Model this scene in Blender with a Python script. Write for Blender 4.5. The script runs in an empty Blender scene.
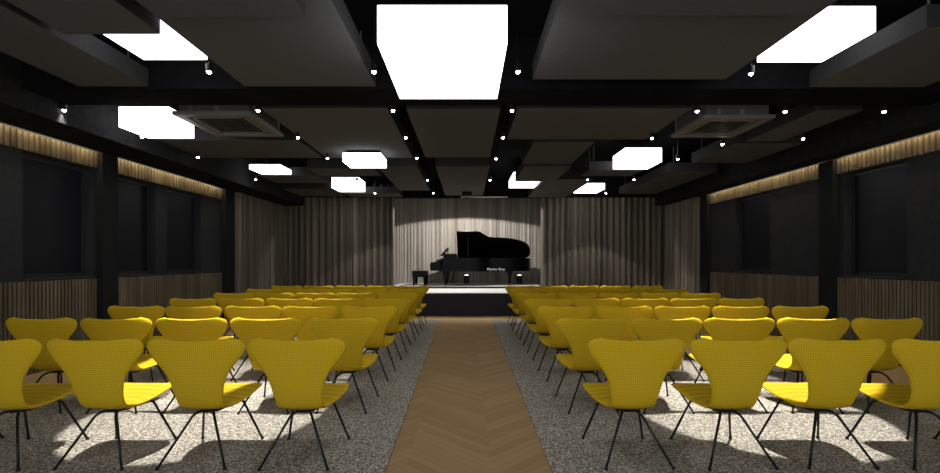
import bpy, bmesh, math, random
from mathutils import Vector, Matrix, noise
random.seed(7)
S = bpy.context.scene
COL = S.collection
PI = math.pi
F = 440.0; H = 1.288; CX = 467.0; CY = 261.5     # focal length in pixels, eye height, vanishing point

# ---------------------------------------------------------------- materials
def mat(name, col, rough=0.6, metal=0.0, spec=0.4, emit=None, estr=0.0):
    m = bpy.data.materials.new(name); m.use_nodes = True
    b = m.node_tree.nodes['Principled BSDF']
    b.inputs['Base Color'].default_value = (*col, 1)
    b.inputs['Roughness'].default_value = rough
    b.inputs['Metallic'].default_value = metal
    b.inputs['Specular IOR Level'].default_value = spec
    if emit:
        b.inputs['Emission Color'].default_value = (*emit, 1)
        b.inputs['Emission Strength'].default_value = estr
    return m

def N(m, t, **kw):
    n = m.node_tree.nodes.new(t)
    for k, v in kw.items(): setattr(n, k, v)
    return n
def L(m, a, b): m.node_tree.links.new(a, b)
def bsdf(m): return m.node_tree.nodes['Principled BSDF']
def ramp(m, fac, stops):
    r = N(m, 'ShaderNodeValToRGB'); e = r.color_ramp.elements
    while len(e) < len(stops): e.new(0.5)
    for i, (p, c) in enumerate(stops): e[i].position = p; e[i].color = (*c, 1)
    L(m, fac, r.inputs['Fac']); return r
def math_n(m, op, a, b=None):
    n = N(m, 'ShaderNodeMath', operation=op)
    for i, v in enumerate((a, b)):
        if v is None: continue
        if isinstance(v, (int, float)): n.inputs[i].default_value = v
        else: L(m, v, n.inputs[i])
    return n.outputs[0]
def coords(m, kind='Object'): return N(m, 'ShaderNodeTexCoord').outputs[kind]
def mapping(m, src, sc=(1, 1, 1), rot=(0, 0, 0)):
    n = N(m, 'ShaderNodeMapping'); n.inputs['Scale'].default_value = sc; n.inputs['Rotation'].default_value = rot
    L(m, src, n.inputs['Vector']); return n.outputs[0]
def noise_n(m, vec, scale, detail=3, rough=0.6):
    n = N(m, 'ShaderNodeTexNoise'); n.inputs['Scale'].default_value = scale
    n.inputs['Detail'].default_value = detail; n.inputs['Roughness'].default_value = rough
    L(m, vec, n.inputs['Vector']); return n.outputs['Fac']
def bump(m, h, strength, dist=0.01):
    n = N(m, 'ShaderNodeBump'); n.inputs['Strength'].default_value = strength; n.inputs['Distance'].default_value = dist
    L(m, h, n.inputs['Height']); L(m, n.outputs[0], bsdf(m).inputs['Normal'])

M = {}
# yellow woven upholstery
m = M['yellow'] = mat('yellow_fabric', (.62, .40, .013), .85, spec=.15)
c = coords(m)
w1 = N(m, 'ShaderNodeTexWave', wave_type='BANDS', bands_direction='X'); w1.inputs['Scale'].default_value = 24; L(m, c, w1.inputs['Vector'])
w2 = N(m, 'ShaderNodeTexWave', wave_type='BANDS', bands_direction='Z'); w2.inputs['Scale'].default_value = 24; L(m, c, w2.inputs['Vector'])
mx = math_n(m, 'MULTIPLY', w1.outputs['Fac'], w2.outputs['Fac'])
r = ramp(m, mx, [(0, (.46, .305, .010)), (1, (.67, .460, .018))]); L(m, r.outputs[0], bsdf(m).inputs['Base Color'])
bump(m, mx, .35, .002)
# speckled carpet
m = M['carpet'] = mat('carpet_pile', (.25, .24, .22), .95, spec=.1)
c = coords(m)
n1 = noise_n(m, c, 62, 3, .75)
r = ramp(m, n1, [(.36, (.07, .066, .058)), (.5, (.25, .232, .20)), (.64, (.62, .585, .52))]); L(m, r.outputs[0], bsdf(m).inputs['Base Color'])
bump(m, n1, .6, .006)
# chevron parquet
m = M['parquet'] = mat('oak_parquet', (.3, .17, .08), .6, spec=.2)
c = coords(m); sx = N(m, 'ShaderNodeSeparateXYZ'); L(m, c, sx.inputs[0])
X, Y = sx.outputs[0], sx.outputs[1]
cw = 0.53
pp = math_n(m, 'PINGPONG', math_n(m, 'ADD', X, 0.03 + 56.0), cw)
band = math_n(m, 'FLOOR', math_n(m, 'DIVIDE', math_n(m, 'ADD', X, 0.03 + 56.0), cw))
v = math_n(m, 'SUBTRACT', Y, math_n(m, 'MULTIPLY', pp, 0.95))
pl = math_n(m, 'DIVIDE', v, 0.085)
pid = math_n(m, 'FLOOR', pl); pfr = math_n(m, 'FRACT', pl)
cmb = N(m, 'ShaderNodeCombineXYZ'); L(m, pid, cmb.inputs[0]); L(m, band, cmb.inputs[1])
wn = N(m, 'ShaderNodeTexWhiteNoise', noise_dimensions='2D'); L(m, cmb.outputs[0], wn.inputs['Vector'])
grain = noise_n(m, mapping(m, c, (6, 40, 1)), 3, 4)
mixv = math_n(m, 'ADD', math_n(m, 'MULTIPLY', wn.outputs['Value'], .55), math_n(m, 'MULTIPLY', grain, .45))
r = ramp(m, mixv, [(.15, (.285, .182, .084)), (.5, (.325, .210, .100)), (.85, (.365, .240, .116))])
seam = math_n(m, 'GREATER_THAN', math_n(m, 'ABSOLUTE', math_n(m, 'SUBTRACT', pfr, .5)), .475)
mc = N(m, 'ShaderNodeMixRGB', blend_type='MULTIPLY'); L(m, math_n(m, 'MULTIPLY', seam, .45), mc.inputs['Fac'])
L(m, r.outputs[0], mc.inputs['Color1']); mc.inputs['Color2'].default_value = (.35, .28, .22, 1)
L(m, mc.outputs[0], bsdf(m).inputs['Base Color'])
# striped pleated cladding (colour varies from pleat to pleat)
def pleat_mat(name, dark, mid, light, scale, sc=(1, 1, .02)):
    m = mat(name, mid, .75, spec=.2)
    n = noise_n(m, mapping(m, coords(m), sc), scale, 4, .7)
    r = ramp(m, n, [(.32, dark), (.5, mid), (.68, light)]); L(m, r.outputs[0], bsdf(m).inputs['Base Color'])
    return m
M['pleat'] = pleat_mat('pleated_cladding', (.055, .048, .038), (.105, .093, .075), (.185, .166, .135), 6)
M['drape'] = pleat_mat('stage_drape', (.20, .18, .155), (.33, .30, .265), (.46, .425, .38), 7)
M['slat'] = pleat_mat('oak_slats', (.085, .062, .036), (.14, .105, .062), (.21, .165, .10), 5, (1, 1, .05))
M['dado'] = pleat_mat('oak_dado_shaded', (.070, .056, .036), (.115, .094, .064), (.17, .145, .10), 5, (1, 1, .05))  # same oak as the upper slats, darkened for shade away from the cove
M['slat_gap'] = mat('slat_backing', (.02, .017, .013), .8)
def speck(name, a, b, rough, scale=14, spec=.3):
    m = mat(name, a, rough, spec=spec)
    n = noise_n(m, coords(m), scale, 4)
    r = ramp(m, n, [(.3, a), (.7, b)]); L(m, r.outputs[0], bsdf(m).inputs['Base Color'])
    bump(m, n, .08, .004); return m
M['wall'] = speck('dark_wall_paint', (.018, .020, .024), (.027, .029, .034), .7, spec=.15)
M['column'] = speck('column_paint', (.007, .008, .009), (.011, .012, .014), .7, spec=.15)
M['soffit'] = speck('soffit_paint', (.012, .0125, .014), (.020, .0205, .022), .95, spec=.02)
M['ceil'] = speck('black_ceiling_paint', (.004, .004, .0045), (.007, .007, .0075), .95, spec=.02)
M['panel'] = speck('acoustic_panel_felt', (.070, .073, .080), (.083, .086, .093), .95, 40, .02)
M['panel_edge'] = speck('panel_side_shade', (.028, .028, .030), (.036, .036, .038), .9, 40, .02)  # panel sides: shade put into the colour, darker than the felt underside
M['beam'] = speck('beam_paint', (.005, .005, .006), (.008, .008, .009), .95, spec=.02)
M['glass'] = mat('dark_window_pane', (.009, .010, .015), .4, spec=.2)
M['frame'] = mat('window_frame', (.022, .023, .026), .4)
M['metal'] = mat('black_steel', (.006, .006, .007), .35, metal=.3)
M['gloss'] = mat('black_lacquer', (.002, .002, .0025), .4, spec=.12)
M['white'] = mat('stage_top', (.78, .76, .74), .45)
M['stagefront'] = mat('stage_skirt', (.012, .013, .020), .7)
M['ivory'] = mat('ivory', (.75, .72, .65), .3)
M['brass'] = mat('brass', (.55, .38, .12), .3, metal=1)
M['letters'] = mat('white_lettering', (.5, .5, .49), .5)
M['ac'] = mat('air_unit_casing', (.12, .12, .122), .6)
M['acdark'] = mat('air_unit_grille', (.018, .018, .019), .6)
M['rod'] = mat('galvanised_rod', (.28, .28, .29), .4, metal=.4)
M['edge'] = mat('lit_edge_paint', (.45, .44, .42), .5)  # pale colour standing in for light on the lintel lip
M['lamp'] = mat('lamp_diffuser', (.9, .9, .9), .5, emit=(1, .985, .965), estr=5.0)
M['bulb'] = mat('spot_lens', (.9, .9, .9), .3, emit=(1, .97, .92), estr=30.0)
M['cove'] = mat('led_strip', (.9, .8, .6), .5, emit=(1, .83, .55), estr=34.0)
M['uplens'] = mat('uplight_lens', (.9, .9, .9), .3, emit=(1, .95, .88), estr=6.0)

# ---------------------------------------------------------------- mesh helpers
def link(name, bm, material, parent=None, smooth=False):
    me = bpy.data.meshes.new(name)
    bmesh.ops.recalc_face_normals(bm, faces=bm.faces[:])
    bm.to_mesh(me); bm.free()
    if smooth:
        for p in me.polygons: p.use_smooth = True
    mats = material if isinstance(material, (list, tuple)) else [material]
    for x in mats: me.materials.append(x)
    o = bpy.data.objects.new(name, me); COL.objects.link(o)
    if parent: o.parent = parent
    return o
def box(bm, x0, x1, y0, y1, z0, z1, bev=0.0, mi=0):
    vs = [bm.verts.new((x, y, z)) for x in (x0, x1) for y in (y0, y1) for z in (z0, z1)]
    q = [(0, 1, 3, 2), (4, 6, 7, 5), (0, 4, 5, 1), (2, 3, 7, 6), (0, 2, 6, 4), (1, 5, 7, 3)]
    fs = [bm.faces.new([vs[i] for i in f]) for f in q]
    for f in fs: f.material_index = mi
    if bev:
        es = list({e for f in fs for e in f.edges})
        bmesh.ops.bevel(bm, geom=es, offset=bev, segments=2, affect='EDGES', profile=.5)
    return fs
def B(*a, **k):
    bm = bmesh.new(); box(bm, *a, **k); return bm
def tube(bm, pts, r, seg=8, caps=True):
    pts = [Vector(p) for p in pts]; rs = r if isinstance(r, (list, tuple)) else [r] * len(pts)
    rings = []
    for i, p in enumerate(pts):
        t = (pts[min(i + 1, len(pts) - 1)] - pts[max(i - 1, 0)]).normalized()
        ref = Vector((0, 0, 1)) if abs(t.z) < .9 else Vector((1, 0, 0))
        a = t.cross(ref).normalized(); b = t.cross(a)
        rings.append([bm.verts.new(p + (a * math.cos(2 * PI * k / seg) + b * math.sin(2 * PI * k / seg)) * rs[i]) for k in range(seg)])
    for r0, r1 in zip(rings, rings[1:]):
        for k in range(seg): bm.faces.new((r0[k], r0[(k + 1) % seg], r1[(k + 1) % seg], r1[k]))
    if caps: bm.faces.new(rings[0][::-1]); bm.faces.new(rings[-1])
    return bm
def lathe(bm, prof, cx=0, cy=0, seg=16):
    rings = []
    for r, z in prof:
        rings.append([bm.verts.new((cx + r * math.cos(2 * PI * k / seg), cy + r * math.sin(2 * PI * k / seg), z)) for k in range(seg)])
    for r0, r1 in zip(rings, rings[1:]):
        for k in range(seg): bm.faces.new((r0[k], r0[(k + 1) % seg], r1[(k + 1) % seg], r1[k]))
    bm.faces.new(rings[0][::-1]); bm.faces.new(rings[-1])
    return bm
def prism(bm, poly, z0, z1):
    lo = [bm.verts.new((x, y, z0)) for x, y in poly]; hi = [bm.verts.new((x, y, z1)) for x, y in poly]
    bm.faces.new(lo[::-1]); bm.faces.new(hi)
    n = len(poly)
    for i in range(n): bm.faces.new((lo[i], lo[(i + 1) % n], hi[(i + 1) % n], hi[i]))
    return bm
def tag(o, label=None, cat=None, group=None, kind=None):
    if label: o['label'] = label
    if cat: o['category'] = cat
    if group: o['group'] = group
    if kind: o['kind'] = kind
    return o
def thing(name, label, cat, loc=(0, 0, 0), rz=0.0, group=None):
    o = bpy.data.objects.new(name, None); COL.objects.link(o)
    o.location = loc; o.rotation_euler = (0, 0, rz); o.empty_display_size = .1
    return tag(o, label, cat, group)
def struct(name, bm, material, parent=None, label=None, cat=None):
    o = link(name, bm, material, parent)
    if not parent: tag(o, label, cat, kind='structure')
    return o
def copy_tree(o, parent=None):
    c = o.copy(); COL.objects.link(c)
    if parent: c.parent = parent
    for ch in list(o.children): copy_tree(ch, c)
    return c

# ---------------------------------------------------------------- the room
WL, WR, YB, Y0 = -5.0, 5.34, 11.6, -1.3
ZC = 3.45
struct('floor', B(WL - .3, WR + .3, Y0, 14.4, -.12, 0), M['parquet'], label='herringbone oak parquet floor running up the centre aisle', cat='floor')
struct('ceiling', B(WL - .3, WR + .3, Y0, 14.4, ZC, ZC + .12), M['ceil'], label='black ceiling behind the hanging grey panels', cat='ceiling')

DADO, HEAD, SOF = 1.06, 2.545, 2.75
def side_wall(name, xin, s, wins, ye, label):
    """flat wall in boxes round the window recesses; s points from the room outwards"""
    bm = bmesh.new()
    xo = xin + s * .34
    a, b = min(xin, xo), max(xin, xo)
    ys = Y0
    for (w0, w1) in wins:
        box(bm, a, b, ys, w0, 0, ZC); box(bm, a, b, w0, w1, 0, 1.10); box(bm, a, b, w0, w1, 2.53, ZC); ys = w1
    box(bm, a, b, ys, 14.4, 0, ZC)
    # window recess backs
    xr = xin + s * .20
    for (w0, w1) in wins: box(bm, min(xr, xo), max(xr, xo), w0, w1, 1.10, 2.53)
    struct(name, bm, M['wall'], label=label, cat='wall')
LW = [(2.55, 3.45), (3.72, 4.62), (4.95, 5.87), (6.20, 7.07), (7.33, 8.28)]
RW = [(2.7, 3.6), (4.0, 4.9), (5.34, 6.22), (7.75, 8.75)]
side_wall('wall_left', WL, -1, LW, 9, 'dark left wall with recessed black windows above slatted dado')
side_wall('wall_right', WR, 1, RW, 9.6, 'dark right wall with recessed black windows above slatted dado')
k = 0
for xin, s, wins, side in ((WL, -1, LW, 'left'), (WR, 1, RW, 'right')):
    for i, (w0, w1) in enumerate(wins):
        k += 1
        r = thing('window_%d' % k, 'dark blank window recessed in the %s wall, number %d from the rear of the room' % (side, i + 1), 'window', (xin + s * .1, (w0 + w1) / 2, 1.1))
        r['kind'] = 'structure'
        hw = (w1 - w0) / 2
        bm = bmesh.new()
        a, b = sorted((s * .0, s * .05))
        box(bm, a, b, -hw, -hw + .03, 0, 1.43); box(bm, a, b, hw - .03, hw, 0, 1.43)
        box(bm, a, b, -hw + .03, hw - .03, 0, .04); box(bm, a, b, -hw + .03, hw - .03, 1.39, 1.43)
        link('window_frame', bm, M['frame'], r)
        a, b = sorted((s * .02, s * .035))
        link('pane', B(a, b, -hw + .03, hw - .03, .04, 1.39), M['glass'], r)
        a, b = sorted((-s * .125, s * .0))
        link('window_sill', B(a, b, -hw - .0, hw + .0, -.03, 0), M['frame'], r)

def slats(name, xin, s, y0, y1, z0, z1, pitch=.066, dep=.028, key='slat'):
    bm = bmesh.new()
    xb = xin - s * .006
    a, b = sorted((xin, xb)); box(bm, a, b, y0, y1, z0, z1, mi=1)
    n = int((y1 - y0) / pitch)
    p = (y1 - y0) / n
    for i in range(n):
        a, b = sorted((xb, xb - s * dep))
        yy = y0 + i * p
        box(bm, a, b, yy + p * .17, yy + p * .83, z0, z1)
    return struct(name, bm, [M[key], M['slat_gap']], label=None)
cols = [(WL, -1, 5.92, 6.18, .10), (WL, -1, 8.93, 9.28, .10), (WR, 1, 6.32, 6.58, .085), (WR, 1, 9.63, 9.91, .09), (WL, -1, 2.92, 3.18, .10), (WR, 1, 3.05, 3.31, .085)]
for i, (xin, s, y0, y1, d) in enumerate(cols):
    a, b = sorted((xin, xin - s * d))
    tag(struct('column_%d' % (i + 1), B(a, b, y0, y1, 0, SOF), M['column']), 'black square column standing against the %s wall' % ('left' if s < 0 else 'right'), 'column')
t = 0
for xin, s, segs in ((WL, -1, [(Y0, 2.92), (3.18, 5.92), (6.18, 8.93)]), (WR, 1, [(Y0, 3.05), (3.31, 6.32), (6.58, 9.63)])):
    for (y0, y1) in segs:
        t += 1; o = slats('trim_%d' % t, xin, s, y0, y1, 0.0, DADO, .048, .02, 'dado'); tag(o, 'oak slat dado low on the %s wall' % ('left' if s < 0 else 'right'), 'wall panelling')
        t += 1; o = slats('trim_%d' % t, xin, s, y0, y1, HEAD, SOF); tag(o, 'lit band of oak slats high on the %s wall' % ('left' if s < 0 else 'right'), 'wall panelling')
        # upper flat dark panels between the windows stand proud of the wall by the slat depth
# soffits with cove strip behind a lip
def soffit(name, xin, xface, s, side):
    bm = bmesh.new()
    xg = xin - s * .10                      # open slot next to the wall
    a, b = sorted((xface, xg)); box(bm, a, b, Y0, YB, SOF, ZC)
    a, b = sorted((xin, xg)); box(bm, a, b, Y0, YB, SOF + .07, ZC)
    struct(name, bm, M['soffit'], label='black dropped soffit along the %s wall' % side, cat='soffit')
soffit('soffit_left', WL, -4.28, -1, 'left'); soffit('soffit_right', WR, 4.92, 1, 'right')
for xin, s, side, segs in ((WL, -1, 'left', [(Y0, 2.92), (3.18, 5.92), (6.18, 8.93)]), (WR, 1, 'right', [(Y0, 3.05), (3.31, 6.32), (6.58, 9.63)])):
    for y0, y1 in segs:
        a, b = sorted((xin - s * .055, xin - s * .085))
        o = struct('cove_strip_%s' % side, B(a, b, y0 + .03, y1 - .03, SOF + .055, SOF + .07), M['cove'])
        tag(o, 'warm light strip tucked in the soffit slot above the %s slats' % side, 'light strip')

# pleated walls at the far end
def pleats(p0, p1, z0, z1, pitch, dep, jit, seed, back=.05):
    rnd = random.Random(seed)
    p0, p1 = Vector((*p0, 0)), Vector((*p1, 0)); d = (p1 - p0); ln = d.length; d.normalize(); nrm = Vector((d.y, -d.x, 0))
    pts = []; s = 0
    while s < ln:
        w = pitch * (1 + rnd.uniform(-jit, jit)); q = dep * (1 + rnd.uniform(-jit, jit))
        for f, h in ((0, 0), (.12, .55), (.3, .95), (.5, 1), (.68, .8), (.86, .25)):
            if s + f * w < ln: pts.append((s + f * w, h * q))
        s += w
    pts.append((ln, 0))
    bm = bmesh.new()
    def P(u, h, z): return p0 + d * u + nrm * h + Vector((0, 0, z))
    lo = [bm.verts.new(P(u, h, z0)) for u, h in pts]; hi = [bm.verts.new(P(u, h, z1)) for u, h in pts]
    bl = [bm.verts.new(P(u, -back, z0)) for u in (0, ln)]; bh = [bm.verts.new(P(u, -back, z1)) for u in (0, ln)]
    for i in range(len(pts) - 1): bm.faces.new((lo[i], lo[i + 1], hi[i + 1], hi[i]))
    bm.faces.new((bl[0], bh[0], bh[1], bl[1])); bm.faces.new((bl[0], lo[0], hi[0], bh[0])); bm.faces.new((lo[-1], bl[1], bh[1], hi[-1]))
    bm.faces.new([bl[0], bl[1]] + lo[::-1]); bm.faces.new(hi + [bh[1], bh[0]])
    return bm
XN = 1.95                                                              # half-width of the stage opening
struct('wall_back_left', pleats((-4.87, YB), (-XN + .03, YB), 0, 3.3, .165, .085, .22, 3), M['pleat'], label='pleated grey-brown wall left of the stage opening', cat='wall')
struct('wall_back_right', pleats((XN, YB), (5.25, YB), 0, 3.3, .160, .085, .06, 5), M['pleat'], label='pleated grey-brown wall right of the stage opening', cat='wall')
struct('wall_far_left', pleats((-4.87, 9.29), (-4.87, YB), 0, SOF, .165, .075, .08, 8), M['pleat'], label='pleated side wall beyond the far left column', cat='wall')
struct('wall_far_right', pleats((5.23, YB), (5.23, 9.92), 0, SOF, .165, .075, .08, 9), M['pleat'], label='pleated side wall beyond the far right column', cat='wall')
struct('wall_back', pleats((-3.4, 13.95), (3.4, 13.95), 0, ZC, .105, .022, .45, 11), M['drape'], label='pale pleated wall behind the grand piano', cat='wall')
bm = bmesh.new(); box(bm, -3.5, -3.4, YB + .1, 14.1, 0, ZC); struct('wall_niche_left', bm, M['wall'], label='dark wing wall hidden left of the stage', cat='wall')
bm = bmesh.new(); box(bm, 3.4, 3.5, YB + .1, 14.1, 0, ZC); struct('wall_niche_right', bm, M['wall'], label='dark wing wall hidden right of the stage', cat='wall')
struct('trim_20', B(-5, 5.3, YB - .09, YB + .10, 2.965, ZC), M['beam'], label='black lintel over the stage opening', cat='lintel')
struct('trim_21', B(-.16, 1.06, YB - .12, YB - .09, 2.955, 2.985), M['edge'], label='pale strip painting the lit edge of the lintel over the piano', cat='trim')  # added strip, imitates light caught along the top of the opening

# stage
struct('stage', B(-2.25, 2.25, 10.34, 13.97, 0, .535), M['stagefront'], label='low black-fronted stage at the end of the aisle', cat='stage')
struct('stage_floor', B(-2.25, 2.25, 10.34, 13.97, .535, .555), M['white'], label='white top of the low stage', cat='stage')
struct('stage_step', B(-2.1, 2.1, 11.98, 12.06, .555, .606), M['stagefront'], label='black edge of the platform under the piano', cat='platform')
struct('stage_platform', B(-2.1, 2.1, 12.06, 13.95, .555, .606), M['white'], label='white platform the piano stands on', cat='platform')

# ---------------------------------------------------------------- suspended ceiling
AP = 1.68
def rx(r, a): return r * a
def yy(dy, a): return F * a / dy
PANELS = [(-1.77, -1.35, 420, 227), (-2.22, -1.82, 420, 175), (-1.27, -.52, 420, 175), (-1.27, -.66, 420, 244.5, 1.6),
          (-2.56, -1.40, 121, 103.5), (-1.35, -.52, 153, 103.5), (-2.43, -1.75, 86, 78.5), (-2.66, -1.85, 72.5, 65),
          (-1.72, -1.0, 93, 85.5), (-.95, -.52, 95, 71), (-.33, .24, 95, 66), (-.40, .22, 152, 104),
          (.36, 1.42, 420, 182), (.36, 1.40, 420, 246, 1.6), (1.965, 2.62, 234, 172.8), (.33, 1.47, 153, 122), (.56, 1.07, 119, 97.5),
          (2.32, 2.62, 151, 120), (2.28, 2.84, 118, 98.5), (2.25, 2.78, 90, 67.5), (1.34, 1.93, 91, 85.5), (.95, 1.54, 82, 63.5),
          (.60, 1.10, 95, 80, 1.64), (-1.80, -1.0, 68, 64.5)]
boxes = []
for i, p in enumerate(PANELS):
    a = p[4] if len(p) > 4 else AP
    x0, x1 = rx(p[0], a), rx(p[1], a); y0, y1 = yy(p[2], a), yy(p[3], a)
    z = H + a
    boxes.append((x0, x1, y0, y1, z))
    bm = bmesh.new(); box(bm, x0, x1, y0, y1, z, z + .17, bev=.004)
    bm.normal_update()
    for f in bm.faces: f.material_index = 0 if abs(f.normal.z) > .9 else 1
    for (hx, hy) in ((x0 + .12, y0 + .1), (x1 - .12, y0 + .1), (x0 + .12, y1 - .1), (x1 - .12, y1 - .1)):
        box(bm, hx - .006, hx + .006, hy - .006, hy + .006, z + .17, ZC)
    tag(link('ceiling_panel', bm, [M['panel'], M['panel_edge']]), 'dark grey acoustic panel hung below the black ceiling', 'ceiling panel', kind='structure')
for y0, y1, a in ((4.24, 4.68, 1.665),):
    tag(link('ceiling_beam', B(-4.28, 4.92, y0, y1, H + a, ZC), M['beam']), 'black beam crossing the ceiling', 'beam', kind='structure')

# ---------------------------------------------------------------- glowing box lamps
def lamp(r0, r1, dn, df, a, hr, label):
    x0, x1, y0, y1 = rx(r0, a), rx(r1, a), yy(dn, a), yy(df, a)
    z = H + a; h = (hr - 1) * a
    t = thing('box_lamp', label, 'ceiling lamp', ((x0 + x1) / 2, (y0 + y1) / 2, z), 0, 'glowing box lamps on the ceiling')
    w, d = (x1 - x0) / 2, (y1 - y0) / 2
    link('diffuser', B(-w, w, -d, d, 0, h, bev=.004), M['lamp'], t)
    link('mounting_plate', B(-w + .02, w - .02, -d + .02, d - .02, h, h + .02), M['metal'], t)
    tp = ZC
    for b in boxes:
        if b[0] < (x0 + x1) / 2 < b[1] and b[2] - .05 < (y0 + y1) / 2 < b[3] + .05: tp = min(tp, b[4])
    if z + h + .02 < tp - .005:
        for sx in (-1, 1):
            for sy in (-1, 1):
                bm = bmesh.new(); tube(bm, [(sx * w * .7, sy * d * .7, h + .02), (sx * w * .7, sy * d * .7, tp - z)], .006, 6)
                link('hanger_rod', bm, M['metal'], t)
lamp(-.413, .185, 217.5, 162.5, 1.36, 1.18, 'largest white glowing box lamp, above the centre aisle nearest the camera')
lamp(-1.603, -1.288, 232, 201.5, 1.72, 1.12, 'white glowing box lamp at top left, partly behind a dark ceiling panel')
lamp(-2.59, -2.22, 134.5, 122.9, 1.56, 1.152, 'white glowing box lamp partly behind the left air conditioner')
lamp(-1.245, -.861, 100, 93.4, 1.50, 1.087, 'white glowing box lamp left of the aisle, larger of the two close together')
lamp(-1.833, -1.465, 73.8, 69.6, 1.70, 1.14, 'small glowing box lamp nearest the stage on the left side')
lamp(-2.355, -2.02, 92.5, 86.9, 1.70, 1.05, 'thin white glowing box lamp beside the far left soffit')
lamp(1.585, 1.955, 99.7, 92.1, 1.70, 1.14, 'white glowing box lamp on the right just beyond the right air conditioner')
lamp(1.564, 1.90, 72.5, 68.3, 1.70, 1.08, 'small glowing box lamp nearest the stage on the right side')
lamp(.571, .915, 81.3, 73.5, 1.70, 1.10, 'glowing box lamp above the stage end, front hidden so it looks L-shaped')
lamp(1.457, 1.78, 229.8, 199, 1.72, 1.112, 'white glowing box lamp at top right corner of the ceiling')

# ---------------------------------------------------------------- spotlights
SPOTS = [(209, 190, 'a'), (374, 190, 'c'), (518, 190, 'c'), (751, 188, 'a'),
         (64, 151.5, 'w'), (258, 151, 'a'), (393, 151, 'c'), (512, 151, 'c'), (697, 150.5, 'a'), (785, 150, 'b'), (884, 150, 'w'),
         (142, 124.5, 'w'), (298, 124, 'a'), (406, 124, 'c'), (503, 124, 'c'), (652, 123.5, 'a'), (722.6, 117.5, 'b'), (803, 123, 'w'),
         (198, 104.5, 'w'), (327.5, 103.5, 'a'), (417, 103.5, 'c'), (496, 103, 'c'), (677.7, 102.5, 'b'),
         (255.7, 82, 'w'), (357, 80.5, 'a'), (427.5, 81.5, 'c'), (490, 81.5, 'c'), (587.5, 82, 'a'), (634, 82, 'b'),
         (375, 68.5, 'f'), (433.3, 68.5, 's'), (606, 68.5, 'f')]
AS = 1.60
POW = {'a': (330, 38), 'b': (60, 40), 'c': (6, 60), 'w': (20, 60), 'f': (75, 96), 's': (10, 60)}
proto = None
zs = H + AS
names = {0: 'nearest the camera', 1: 'second from the camera', 2: 'third from the camera', 3: 'fourth from the camera', 4: 'fifth from the camera', 5: 'furthest from the camera'}
rowof = lambda dy: 0 if dy > 180 else 1 if dy > 140 else 2 if dy > 115 else 3 if dy > 95 else 4 if dy > 75 else 5
ORD = ['first', 'second', 'third', 'fourth', 'fifth', 'sixth', 'seventh']
cnt = {}
for px, dy, kind in SPOTS:
    y = F * AS / dy; x = (px - CX) / dy * AS
    top = ZC - zs
    for (x0, x1, y0, y1, z) in boxes:
        if x0 - .05 < x < x1 + .05 and y0 - .05 < y < y1 + .05: top = min(top, z - zs)
    if 4.2 < y < 4.72: top = min(top, 1.665 - AS)
    top = max(top, .05)
    rw = rowof(dy); cnt[rw] = cnt.get(rw, 0) + 1
    t = thing('spotlight', 'small black ceiling spotlight, %s from left in the cross row %s' % (ORD[cnt[rw] - 1], names[rw]), 'spotlight', (x, y, zs), 0, 'ceiling spotlights')
    bm = bmesh.new(); lathe(bm, [(.022, .0), (.026, .004), (.026, min(.06, top))]); link('housing', bm, M['metal'], t)
    if top > .06:
        bm = bmesh.new(); tube(bm, [(0, 0, .06), (0, 0, top)], .006, 6); link('stem', bm, M['metal'], t)
    bm = bmesh.new(); lathe(bm, [(.006, -.018), (.014, -.013), (.018, -.004), (.018, .0)], seg=12); link('lens', bm, M['bulb'], t, True)
    e, ang = POW[kind]
    if rw == 0 and kind == 'a': e *= 2.2
    ld = bpy.data.lights.new('spot_beam', 'SPOT'); ld.energy = e; ld.color = (1, .95, .87); ld.spot_size = math.radians(ang); ld.spot_blend = .12; ld.shadow_soft_size = .02
    lo = bpy.data.objects.new('spot_beam', ld); COL.objects.link(lo); lo.parent = t; lo.location = (0, 0, -.03)

# stage downlights inside the opening
for x, e in ((0.0, 380),):
    t = thing('stage_downlight', 'downlight in the ceiling of the stage opening above the piano', 'downlight', (x, 11.85, 3.20))
    bm = bmesh.new(); lathe(bm, [(.05, 0), (.06, .01), (.06, .15)]); link('housing', bm, M['metal'], t)
    bm = bmesh.new(); lathe(bm, [(.01, -.02), (.04, -.008), (.045, 0)]); link('lens', bm, M['bulb'], t, True)
    ld = bpy.data.lights.new('stage_beam', 'SPOT'); ld.energy = e; ld.color = (1, .96, .90); ld.spot_size = math.radians(155); ld.spot_blend = .06; ld.shadow_soft_size = .03
    lo = bpy.data.objects.new('stage_beam', ld); COL.objects.link(lo); lo.parent = t; lo.location = (0, 0, -.04)

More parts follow.
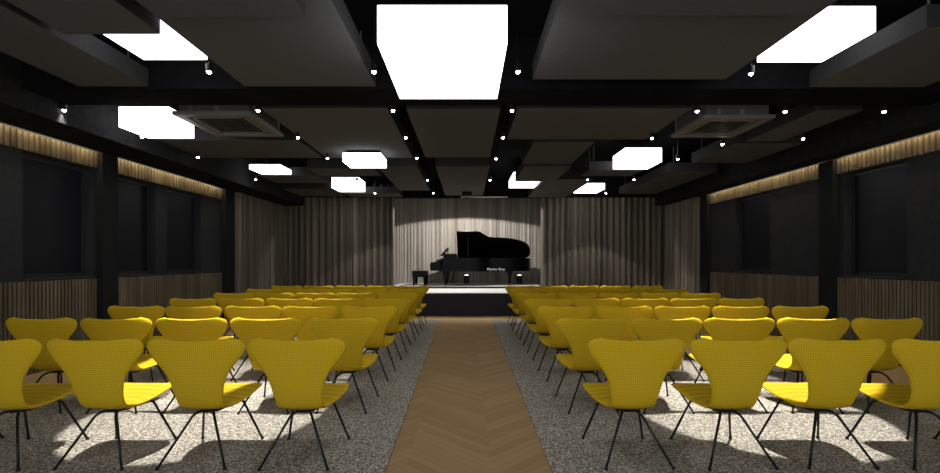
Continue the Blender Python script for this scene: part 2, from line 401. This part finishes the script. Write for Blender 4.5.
# ---------------------------------------------------------------- air conditioners
def aircon(r0, r1, dn, df, label):
    a = 1.66
    x0, x1, y0, y1 = r0 * a, r1 * a, F * a / dn, F * a / df
    w, d = (x1 - x0) / 2, (y1 - y0) / 2
    t = thing('air_conditioner', label, 'air conditioner', ((x0 + x1) / 2, (y0 + y1) / 2, H + a), 0, 'ceiling cassette air conditioners')
    bm = bmesh.new(); box(bm, -w + .05, w - .05, -d + .05, d - .05, .035, .27); link('casing', bm, M['ac'], t)
    bm = bmesh.new()                                      # fascia ring with sloped lip
    for (a0, a1, b0, b1) in ((-w, w, -d, -d + .10), (-w, w, d - .10, d), (-w, -w + .10, -d + .10, d - .10), (w - .10, w, -d + .10, d - .10)):
        box(bm, a0, a1, b0, b1, 0, .045, bev=.008)
    link('fascia', bm, M['ac'], t)
    link('recess', B(-w + .10, w - .10, -d + .10, d - .10, .025, .034), M['acdark'], t)
    for sx, sy in ((0, -1), (0, 1), (-1, 0), (1, 0)):
        if sx == 0: f = B(-w + .16, w - .16, sy * (d - .145) - .022, sy * (d - .145) + .022, .006, .026, bev=.003)
        else: f = B(sx * (w - .145) - .022, sx * (w - .145) + .022, -d + .16, d - .16, .006, .026, bev=.003)
        link('louvre', f, M['ac'], t)
    bm = bmesh.new(); g = .20
    n = 9
    for i in range(n):
        yv = -d + g + (2 * d - 2 * g) * (i + .5) / n
        box(bm, -w + g, w - g, yv - .014, yv + .014, .008, .026)
    for i in range(4):
        xv = -w + g + (2 * w - 2 * g) * i / 3
        box(bm, xv - .01, xv + .01, -d + g, d - g, .004, .026)
    link('intake_grille', bm, M['acdark'], t)
    for sx in (-1, 1):
        for sy in (-1, 1):
            bm = bmesh.new(); tube(bm, [(sx * (w - .02), sy * (d - .12), .045), (sx * (w - .02), sy * (d - .12), ZC - H - a)], .012, 8)
            link('hanger_rod', bm, M['rod'], t)
    for sx in (-.55, .1):
        link('bracket', B(sx * w - .025, sx * w + .025, -d + .02, -d + .05, .045, .11), M['rod'], t)
aircon(-2.01, -1.47, 147, 124.5, 'square ceiling air conditioner left of the aisle')
aircon(1.645, 2.15, 143.7, 123.6, 'square ceiling air conditioner right of the aisle')

# black projector hung over the stage edge
t = thing('projector', 'small black box hanging from the ceiling above the piano', 'projector', (0.0, 10.7, 2.86))
link('body', B(-.12, .12, -.16, .16, 0, .26, bev=.015), M['gloss'], t)
bm = bmesh.new(); tube(bm, [(0, 0, .26), (0, 0, ZC - 2.86)], .02, 8); link('hanger_pole', bm, M['metal'], t)
bm = bmesh.new(); tube(bm, [(.0, .16, .13), (0, .20, .13)], .05, 14); link('lens', bm, M['gloss'], t)

# ---------------------------------------------------------------- carpets
def rug(name, poly, label):
    bm = bmesh.new(); prism(bm, poly, .0, .012)
    tag(link(name, bm, M['carpet']), label, 'carpet')
rug('carpet', [(-.50, -1.2), (-.50, 2.68), (-.605, 9.6), (-4.15, 9.6), (-4.15, -1.2)], 'speckled grey carpet under the yellow chairs left of the aisle')
rug('carpet', [(.515, -1.2), (4.15, -1.2), (4.15, 9.6), (.543, 9.6), (.52, 2.68)], 'speckled grey carpet under the yellow chairs right of the aisle')

# ---------------------------------------------------------------- chairs
PROF = [  # y (forward), z, half-width, sideways wrap (forward), saddle lift at the edges
    (.000, .786, .225, .030, .012), (.001, .780, .262, .034, .012), (.003, .766, .288, .036, .011), (.006, .741, .303, .036, .008),
    (.011, .704, .290, .034, .004), (.016, .664, .259, .030, 0), (.022, .618, .221, .026, 0), (.030, .568, .187, .022, 0),
    (.040, .513, .164, .018, 0), (.053, .458, .152, .014, 0), (.070, .408, .144, .012, .002), (.092, .366, .143, .008, .006),
    (.125, .338, .148, .004, .010), (.170, .325, .159, 0, .014), (.225, .326, .178, 0, .018), (.290, .340, .200, 0, .018),
    (.355, .360, .214, 0, .015), (.420, .379, .219, 0, .010), (.468, .387, .211, 0, .006), (.497, .382, .190, 0, .002), (.512, .369, .160, 0, 0)]
SPLIT = 12
def catmull(P, sub=3):
    out = []
    n = len(P)
    for i in range(n - 1):
        p0, p1, p2, p3 = P[max(i - 1, 0)], P[i], P[i + 1], P[min(i + 2, n - 1)]
        for k in range(sub):
            t = k / sub
            out.append(tuple(.5 * ((2 * b) + (-a + c) * t + (2 * a - 5 * b + 4 * c - d) * t * t + (-a + 3 * b - 3 * c + d) * t ** 3) for a, b, c, d in zip(p0, p1, p2, p3)))
    out.append(P[-1]); return out
SUB = 2
rows = catmull(PROF, SUB); NU = 14; TH = .010
grid = []
for (y, z, w, wr, sd) in rows:
    line = []
    for j in range(NU + 1):
        u = -1 + 2 * j / NU; u = math.sin(u * PI / 2) * .35 + u * .65
        line.append(Vector((u * w, y + wr * u * u, z + sd * (u * u if sd < .0121 or y > .05 else abs(u) ** 2))))
    grid.append(line)
NV = len(grid)
nor = [[None] * (NU + 1) for _ in range(NV)]
for i in range(NV):
    for j in range(NU + 1):
        du = grid[i][min(j + 1, NU)] - grid[i][max(j - 1, 0)]; dv = grid[min(i + 1, NV - 1)][j] - grid[max(i - 1, 0)][j]
        nor[i][j] = du.cross(dv).normalized()
def shell(i0, i1):
    bm = bmesh.new()
    top = {}; bot = {}
    for i in range(i0, i1 + 1):
        for j in range(NU + 1):
            p, n = grid[i][j], nor[i][j]
            edge = j in (0, NU) or i in (0, NV - 1)
            k = .55 if edge else 1.0
            top[i, j] = bm.verts.new(p + n * TH * k); bot[i, j] = bm.verts.new(p - n * TH * k)
    for i in range(i0, i1):
        for j in range(NU):
            bm.faces.new((top[i, j], top[i, j + 1], top[i + 1, j + 1], top[i + 1, j]))
            bm.faces.new((bot[i, j], bot[i + 1, j], bot[i + 1, j + 1], bot[i, j + 1]))
    ring = [(i0, j) for j in range(NU + 1)] + [(i, NU) for i in range(i0 + 1, i1 + 1)] + [(i1, j) for j in range(NU - 1, -1, -1)] + [(i, 0) for i in range(i1 - 1, i0, -1)]
    ctr = sum((grid[i][j] for i, j in ring), Vector()) / len(ring)
    mid = {}
    for (i, j) in ring:                                    # rolled rim, pushed outwards except along the inner join
        o = Vector()
        if j in (0, NU): o += (grid[i][j] - grid[i][1 if j == 0 else NU - 1]).normalized()
        if i in (0, NV - 1): o += (grid[i][j] - grid[1 if i == 0 else NV - 2][j]).normalized()
        if o.length > 0: o.normalize()
        mid[i, j] = bm.verts.new(grid[i][j] + o * TH * .7)
    for a, b in zip(ring, ring[1:] + ring[:1]):
        bm.faces.new((top[a], mid[a], mid[b], top[b])); bm.faces.new((mid[a], bot[a], bot[b], mid[b]))
    return bm
def smooth_obj(o):
    for p in o.data.polygons: p.use_smooth = True
    return o
def make_chair():
    t = thing('chair', 'x', 'chair', group='yellow chairs in rows facing the stage')
    smooth_obj(link('backrest', shell(0, SPLIT * SUB), M['yellow'], t))
    smooth_obj(link('seat', shell(SPLIT * SUB, NV - 1), M['yellow'], t))
    bm = bmesh.new()                                       # under-seat bracket
    lathe(bm, [(.055, .290), (.075, .296), (.078, .308), (.07, .320)], 0, .235, 16)
    link('bracket', bm, M['metal'], t)
    for sx in (-1, 1):
        for (kx, ky, fx, fy, kz) in ((.060, .13, .208, -.005, .302), (.130, .350, .215, .468, .325)):
            bm = bmesh.new()
            knee = Vector((sx * kx, ky, kz)); foot = Vector((sx * fx, fy, .006))
            d = (foot - knee).normalized()
            hub = Vector((sx * .02, .235 + (.03 if ky > .3 else -.03), .303))
            tube(bm, [hub, hub.lerp(knee, .6), knee - (knee - hub).normalized() * .02, knee + d * .022, knee.lerp(foot, .5), foot], [.0085, .0085, .0085, .0085, .008, .0075], 8)
            leg = link('leg', bm, M['metal'], t, True)
            bm = bmesh.new(); lathe(bm, [(.011, 0), (.0115, .004), (.0095, .016)], foot.x, foot.y, 10); link('foot_cap', bm, M['metal'], leg)
    return t
chair = make_chair()
ROW = ['first row', 'second row', 'third row', 'fourth row', 'fifth row', 'sixth row', 'row nearest the stage,']
COLN = ['beside the centre aisle', 'second from the aisle', 'third from the aisle', 'fourth from the aisle', 'outermost from the aisle']
first = True
for r in range(7):
    for side in (-1, 1):
        for c in range(5):
            o = chair if first else copy_tree(chair)
            first = False
            x = side * (1.058 + (.642 if r == 1 and side < 0 else .628) * c) + random.uniform(-.006, .006) + (.004 if side > 0 else 0)
            o.location = (x, 2.70 + .997 * r + random.uniform(-.012, .012), .0125)
            o.rotation_euler = (0, 0, random.uniform(-.02, .02))
            sd = 'left' if side < 0 else 'right'
            o['label'] = 'yellow chair %s in the %s %s block' % (COLN[c], ROW[r] if r else 'row nearest the camera,', sd)
for o in bpy.data.objects:
    pass

# ---------------------------------------------------------------- grand piano
PZ = .606
pn = thing('grand_piano', 'black grand piano with its lid raised on the white stage', 'piano', (-1.02, 12.15, PZ))
LEN = 2.86
def spline(P, sub=6): return catmull(P, sub)
# distance from the spine (far side) to the curved audience side, along the length
Wp = [(.30, 1.45), (.75, 1.45), (1.15, 1.45), (1.36, 1.42), (1.52, 1.27), (1.66, 1.15), (1.9, 1.12), (2.15, 1.09), (2.4, 1.03), (2.66, .90), (2.83, .70), (2.91, .45)]
side = spline(Wp, 4)
DY = 1.45
def outline(x0, grow=0.0):
    pts = [(x, DY - w - grow) for x, w in side if x >= x0 - 1e-6]
    pts[0] = (x0, pts[0][1])
    pts += [(2.92 + grow, DY - .25), (2.90 + grow, DY - .08), (2.82, DY + grow)]
    pts += [(x0, DY + grow)]
    return pts
bm = bmesh.new(); prism(bm, outline(.30), .405, .775)
link('rim', bm, M['gloss'], pn)
bm = bmesh.new(); prism(bm, outline(.42, -.05), .775, .779); link('soundboard', bm, M['gloss'], pn)
# lid: hinge line along the far side, raised 30 degrees
lidm = Matrix.Translation((0, DY, .79)) @ Matrix.Rotation(math.radians(-30), 4, 'X') @ Matrix.Translation((0, -DY, 0))
bm = bmesh.new(); prism(bm, outline(.73, .015), 0, .022); bm.transform(lidm); lid = link('lid', bm, M['gloss'], pn)
bm = bmesh.new(); box(bm, .735, 1.16, .0, DY, .024, .044); bm.transform(lidm); link('lid_front_flap', bm, M['gloss'], pn)
pt = lidm @ Vector((1.05, .12, 0))
bm = bmesh.new(); tube(bm, [(1.05, .10, .775), tuple(pt)], .012, 8); link('lid_prop', bm, M['gloss'], pn)
# key bed, arms, keys
link('key_bed', B(.0, .34, .04, DY - .02, .425, .475, bev=.01), M['gloss'], pn)
for y0 in (.0, DY - .08):
    bm = bmesh.new()
    prof = [(0, .475), (0, .625), (.03, .66), (.12, .665), (.22, .70), (.34, .775), (.34, .475)]
    lo = [bm.verts.new((x, y0, z)) for x, z in prof]; hi = [bm.verts.new((x, y0 + .08, z)) for x, z in prof]
    bm.faces.new(lo); bm.faces.new(hi[::-1])
    for i in range(len(prof)): bm.faces.new((lo[i], lo[(i + 1) % len(prof)], hi[(i + 1) % len(prof)], hi[i]))
    link('key_arm', bm, M['gloss'], pn)
bm = bmesh.new(); n = 52; kw = (DY - .20) / n
for i in range(n): box(bm, .03, .18, .10 + i * kw + .0006, .10 + (i + 1) * kw - .0006, .60, .622)
link('white_keys', bm, M['ivory'], pn)
bm = bmesh.new()
for i in range(n - 1):
    if i % 7 in (0, 1, 3, 4, 5): box(bm, .085, .18, .10 + (i + 1) * kw - .006, .10 + (i + 1) * kw + .006, .622, .634)
link('black_keys', bm, M['gloss'], pn)
link('key_frame', B(.02, .30, .08, DY - .08, .475, .60), M['gloss'], pn)
bm = bmesh.new(); box(bm, .18, .205, .08, DY - .08, .60, .74); link('fallboard', bm, M['gloss'], pn)
# music shelf and desk
link('music_shelf', B(.36, .72, .10, DY - .06, .775, .90, bev=.01), M['gloss'], pn)
bm = bmesh.new(); box(bm, -.012, .012, .30, DY - .30, 0, .30); bm.transform(Matrix.Translation((.27, 0, .845)) @ Matrix.Rotation(math.radians(42), 4, 'Y'))
link('music_desk', bm, M['gloss'], pn)
bm = bmesh.new(); box(bm, .45, .475, .62, .84, .90, 1.04); link('desk_strut', bm, M['gloss'], pn)
# legs, lyre
def leg(x, y):
    bm = bmesh.new()
    lathe(bm, [(.03, .05), (.045, .07), (.034, .10), (.055, .26), (.075, .36), (.085, .375), (.085, .405)], x, y, 10)
    l = link('leg', bm, M['gloss'], pn, True)
    bm = bmesh.new(); lathe(bm, [(.018, 0), (.03, .006), (.034, .03), (.024, .05)], x, y, 10); link('caster', bm, M['brass'], l, True)
leg(.42, .14); leg(.42, DY - .14); leg(2.26, .66)
bm = bmesh.new()
for yv in (.66, .80): tube(bm, [(.62, yv, .405), (.60, yv, .10)], .016, 8)
box(bm, .54, .66, .62, .84, .06, .10, bev=.006); link('pedal_lyre', bm, M['gloss'], pn)
for yv in (.67, .73, .79):
    bm = bmesh.new(); box(bm, .44, .56, yv - .012, yv + .012, .055, .068, bev=.004); link('pedal', bm, M['brass'], pn)
# small white lettering low on the audience side
def lettering(txt, x, w, h, z, y):
    cu = bpy.data.curves.new('lettering', 'FONT'); cu.body = txt; cu.size = 1.0; cu.extrude = .004; cu.offset = .012
    o = bpy.data.objects.new('tmp', cu); COL.objects.link(o)
    dg = bpy.context.evaluated_depsgraph_get(); me = bpy.data.meshes.new_from_object(o.evaluated_get(dg))
    bpy.data.objects.remove(o)
    xs = [v.co.x for v in me.vertices]; ys = [v.co.y for v in me.vertices]
    sx = w / (max(xs) - min(xs)); sy = h / (max(ys) - min(ys)); x0, y0 = min(xs), min(ys)
    for v in me.vertices: v.co = Vector((x + (v.co.x - x0) * sx, y - v.co.z * .5, z + (v.co.y - y0) * sy))
    me.materials.append(M['letters']); me.name = 'lettering'
    q = bpy.data.objects.new('lettering', me); COL.objects.link(q); q.parent = pn; q['label'] = 'small white lettering on the black piano side'
    return q
lettering('Ebony Boy', 1.585, .50, .085, .415, .19)
# bench
bn = thing('piano_bench', 'black low piano bench at the keyboard end of the piano', 'bench', (-1.36, 12.85, PZ))
link('cushion', B(-.21, .21, -.36, .36, .30, .415, bev=.03), M['gloss'], bn)
link('bench_frame', B(-.20, .20, -.34, .34, .24, .30, bev=.005), M['gloss'], bn)
for sx in (-1, 1):
    for sy in (-1, 1):
        bm = bmesh.new(); lathe(bm, [(.028, 0), (.032, .02), (.045, .24)], sx * .155, sy * .30, 8); link('leg', bm, M['gloss'], bn, True)
# two little uplights on the platform by the back wall
for x, w in ((-.015, 'under the middle of the piano'), (1.62, 'beside the tail of the piano')):
    t = thing('uplight', 'small black stage uplight at the pale wall %s' % w, 'uplight', (x, 13.62, PZ), 0, 'uplights behind the piano')
    bm = bmesh.new(); lathe(bm, [(.07, 0), (.08, .01), (.08, .24), (.07, .255)]); link('can', bm, M['metal'], t)
    bm = bmesh.new(); lathe(bm, [(.066, .2555), (.06, .262), (.02, .266)]); link('lens', bm, M['uplens'], t)
    ld = bpy.data.lights.new('uplight_beam', 'SPOT'); ld.energy = 5; ld.spot_size = math.radians(70); ld.spot_blend = .8; ld.color = (1, .96, .9)
    lo = bpy.data.objects.new('uplight_beam', ld); COL.objects.link(lo); lo.parent = t; lo.location = (0, 0, .29); lo.rotation_euler = (math.radians(165), 0, 0)

# ---------------------------------------------------------------- camera, world, view
cam = bpy.data.cameras.new('camera'); cam.sensor_width = 36; cam.lens = F / 940 * 36
cam.shift_x = (470 - CX) / 940; cam.shift_y = (CY - 236.5) / 940; cam.clip_start = .05
co = bpy.data.objects.new('camera', cam); COL.objects.link(co)
co.location = (0, 0, H); co.rotation_euler = (PI / 2, 0, 0)
S.camera = co
w = bpy.data.worlds.new('World'); S.world = w; w.use_nodes = True
w.node_tree.nodes['Background'].inputs[0].default_value = (.95, .97, 1, 1)
w.node_tree.nodes['Background'].inputs[1].default_value = 1.65
S.view_settings.view_transform = 'Standard'; S.view_settings.look = 'None'
S.view_settings.exposure = 0; S.view_settings.gamma = 1; S.view_settings.use_curve_mapping = False
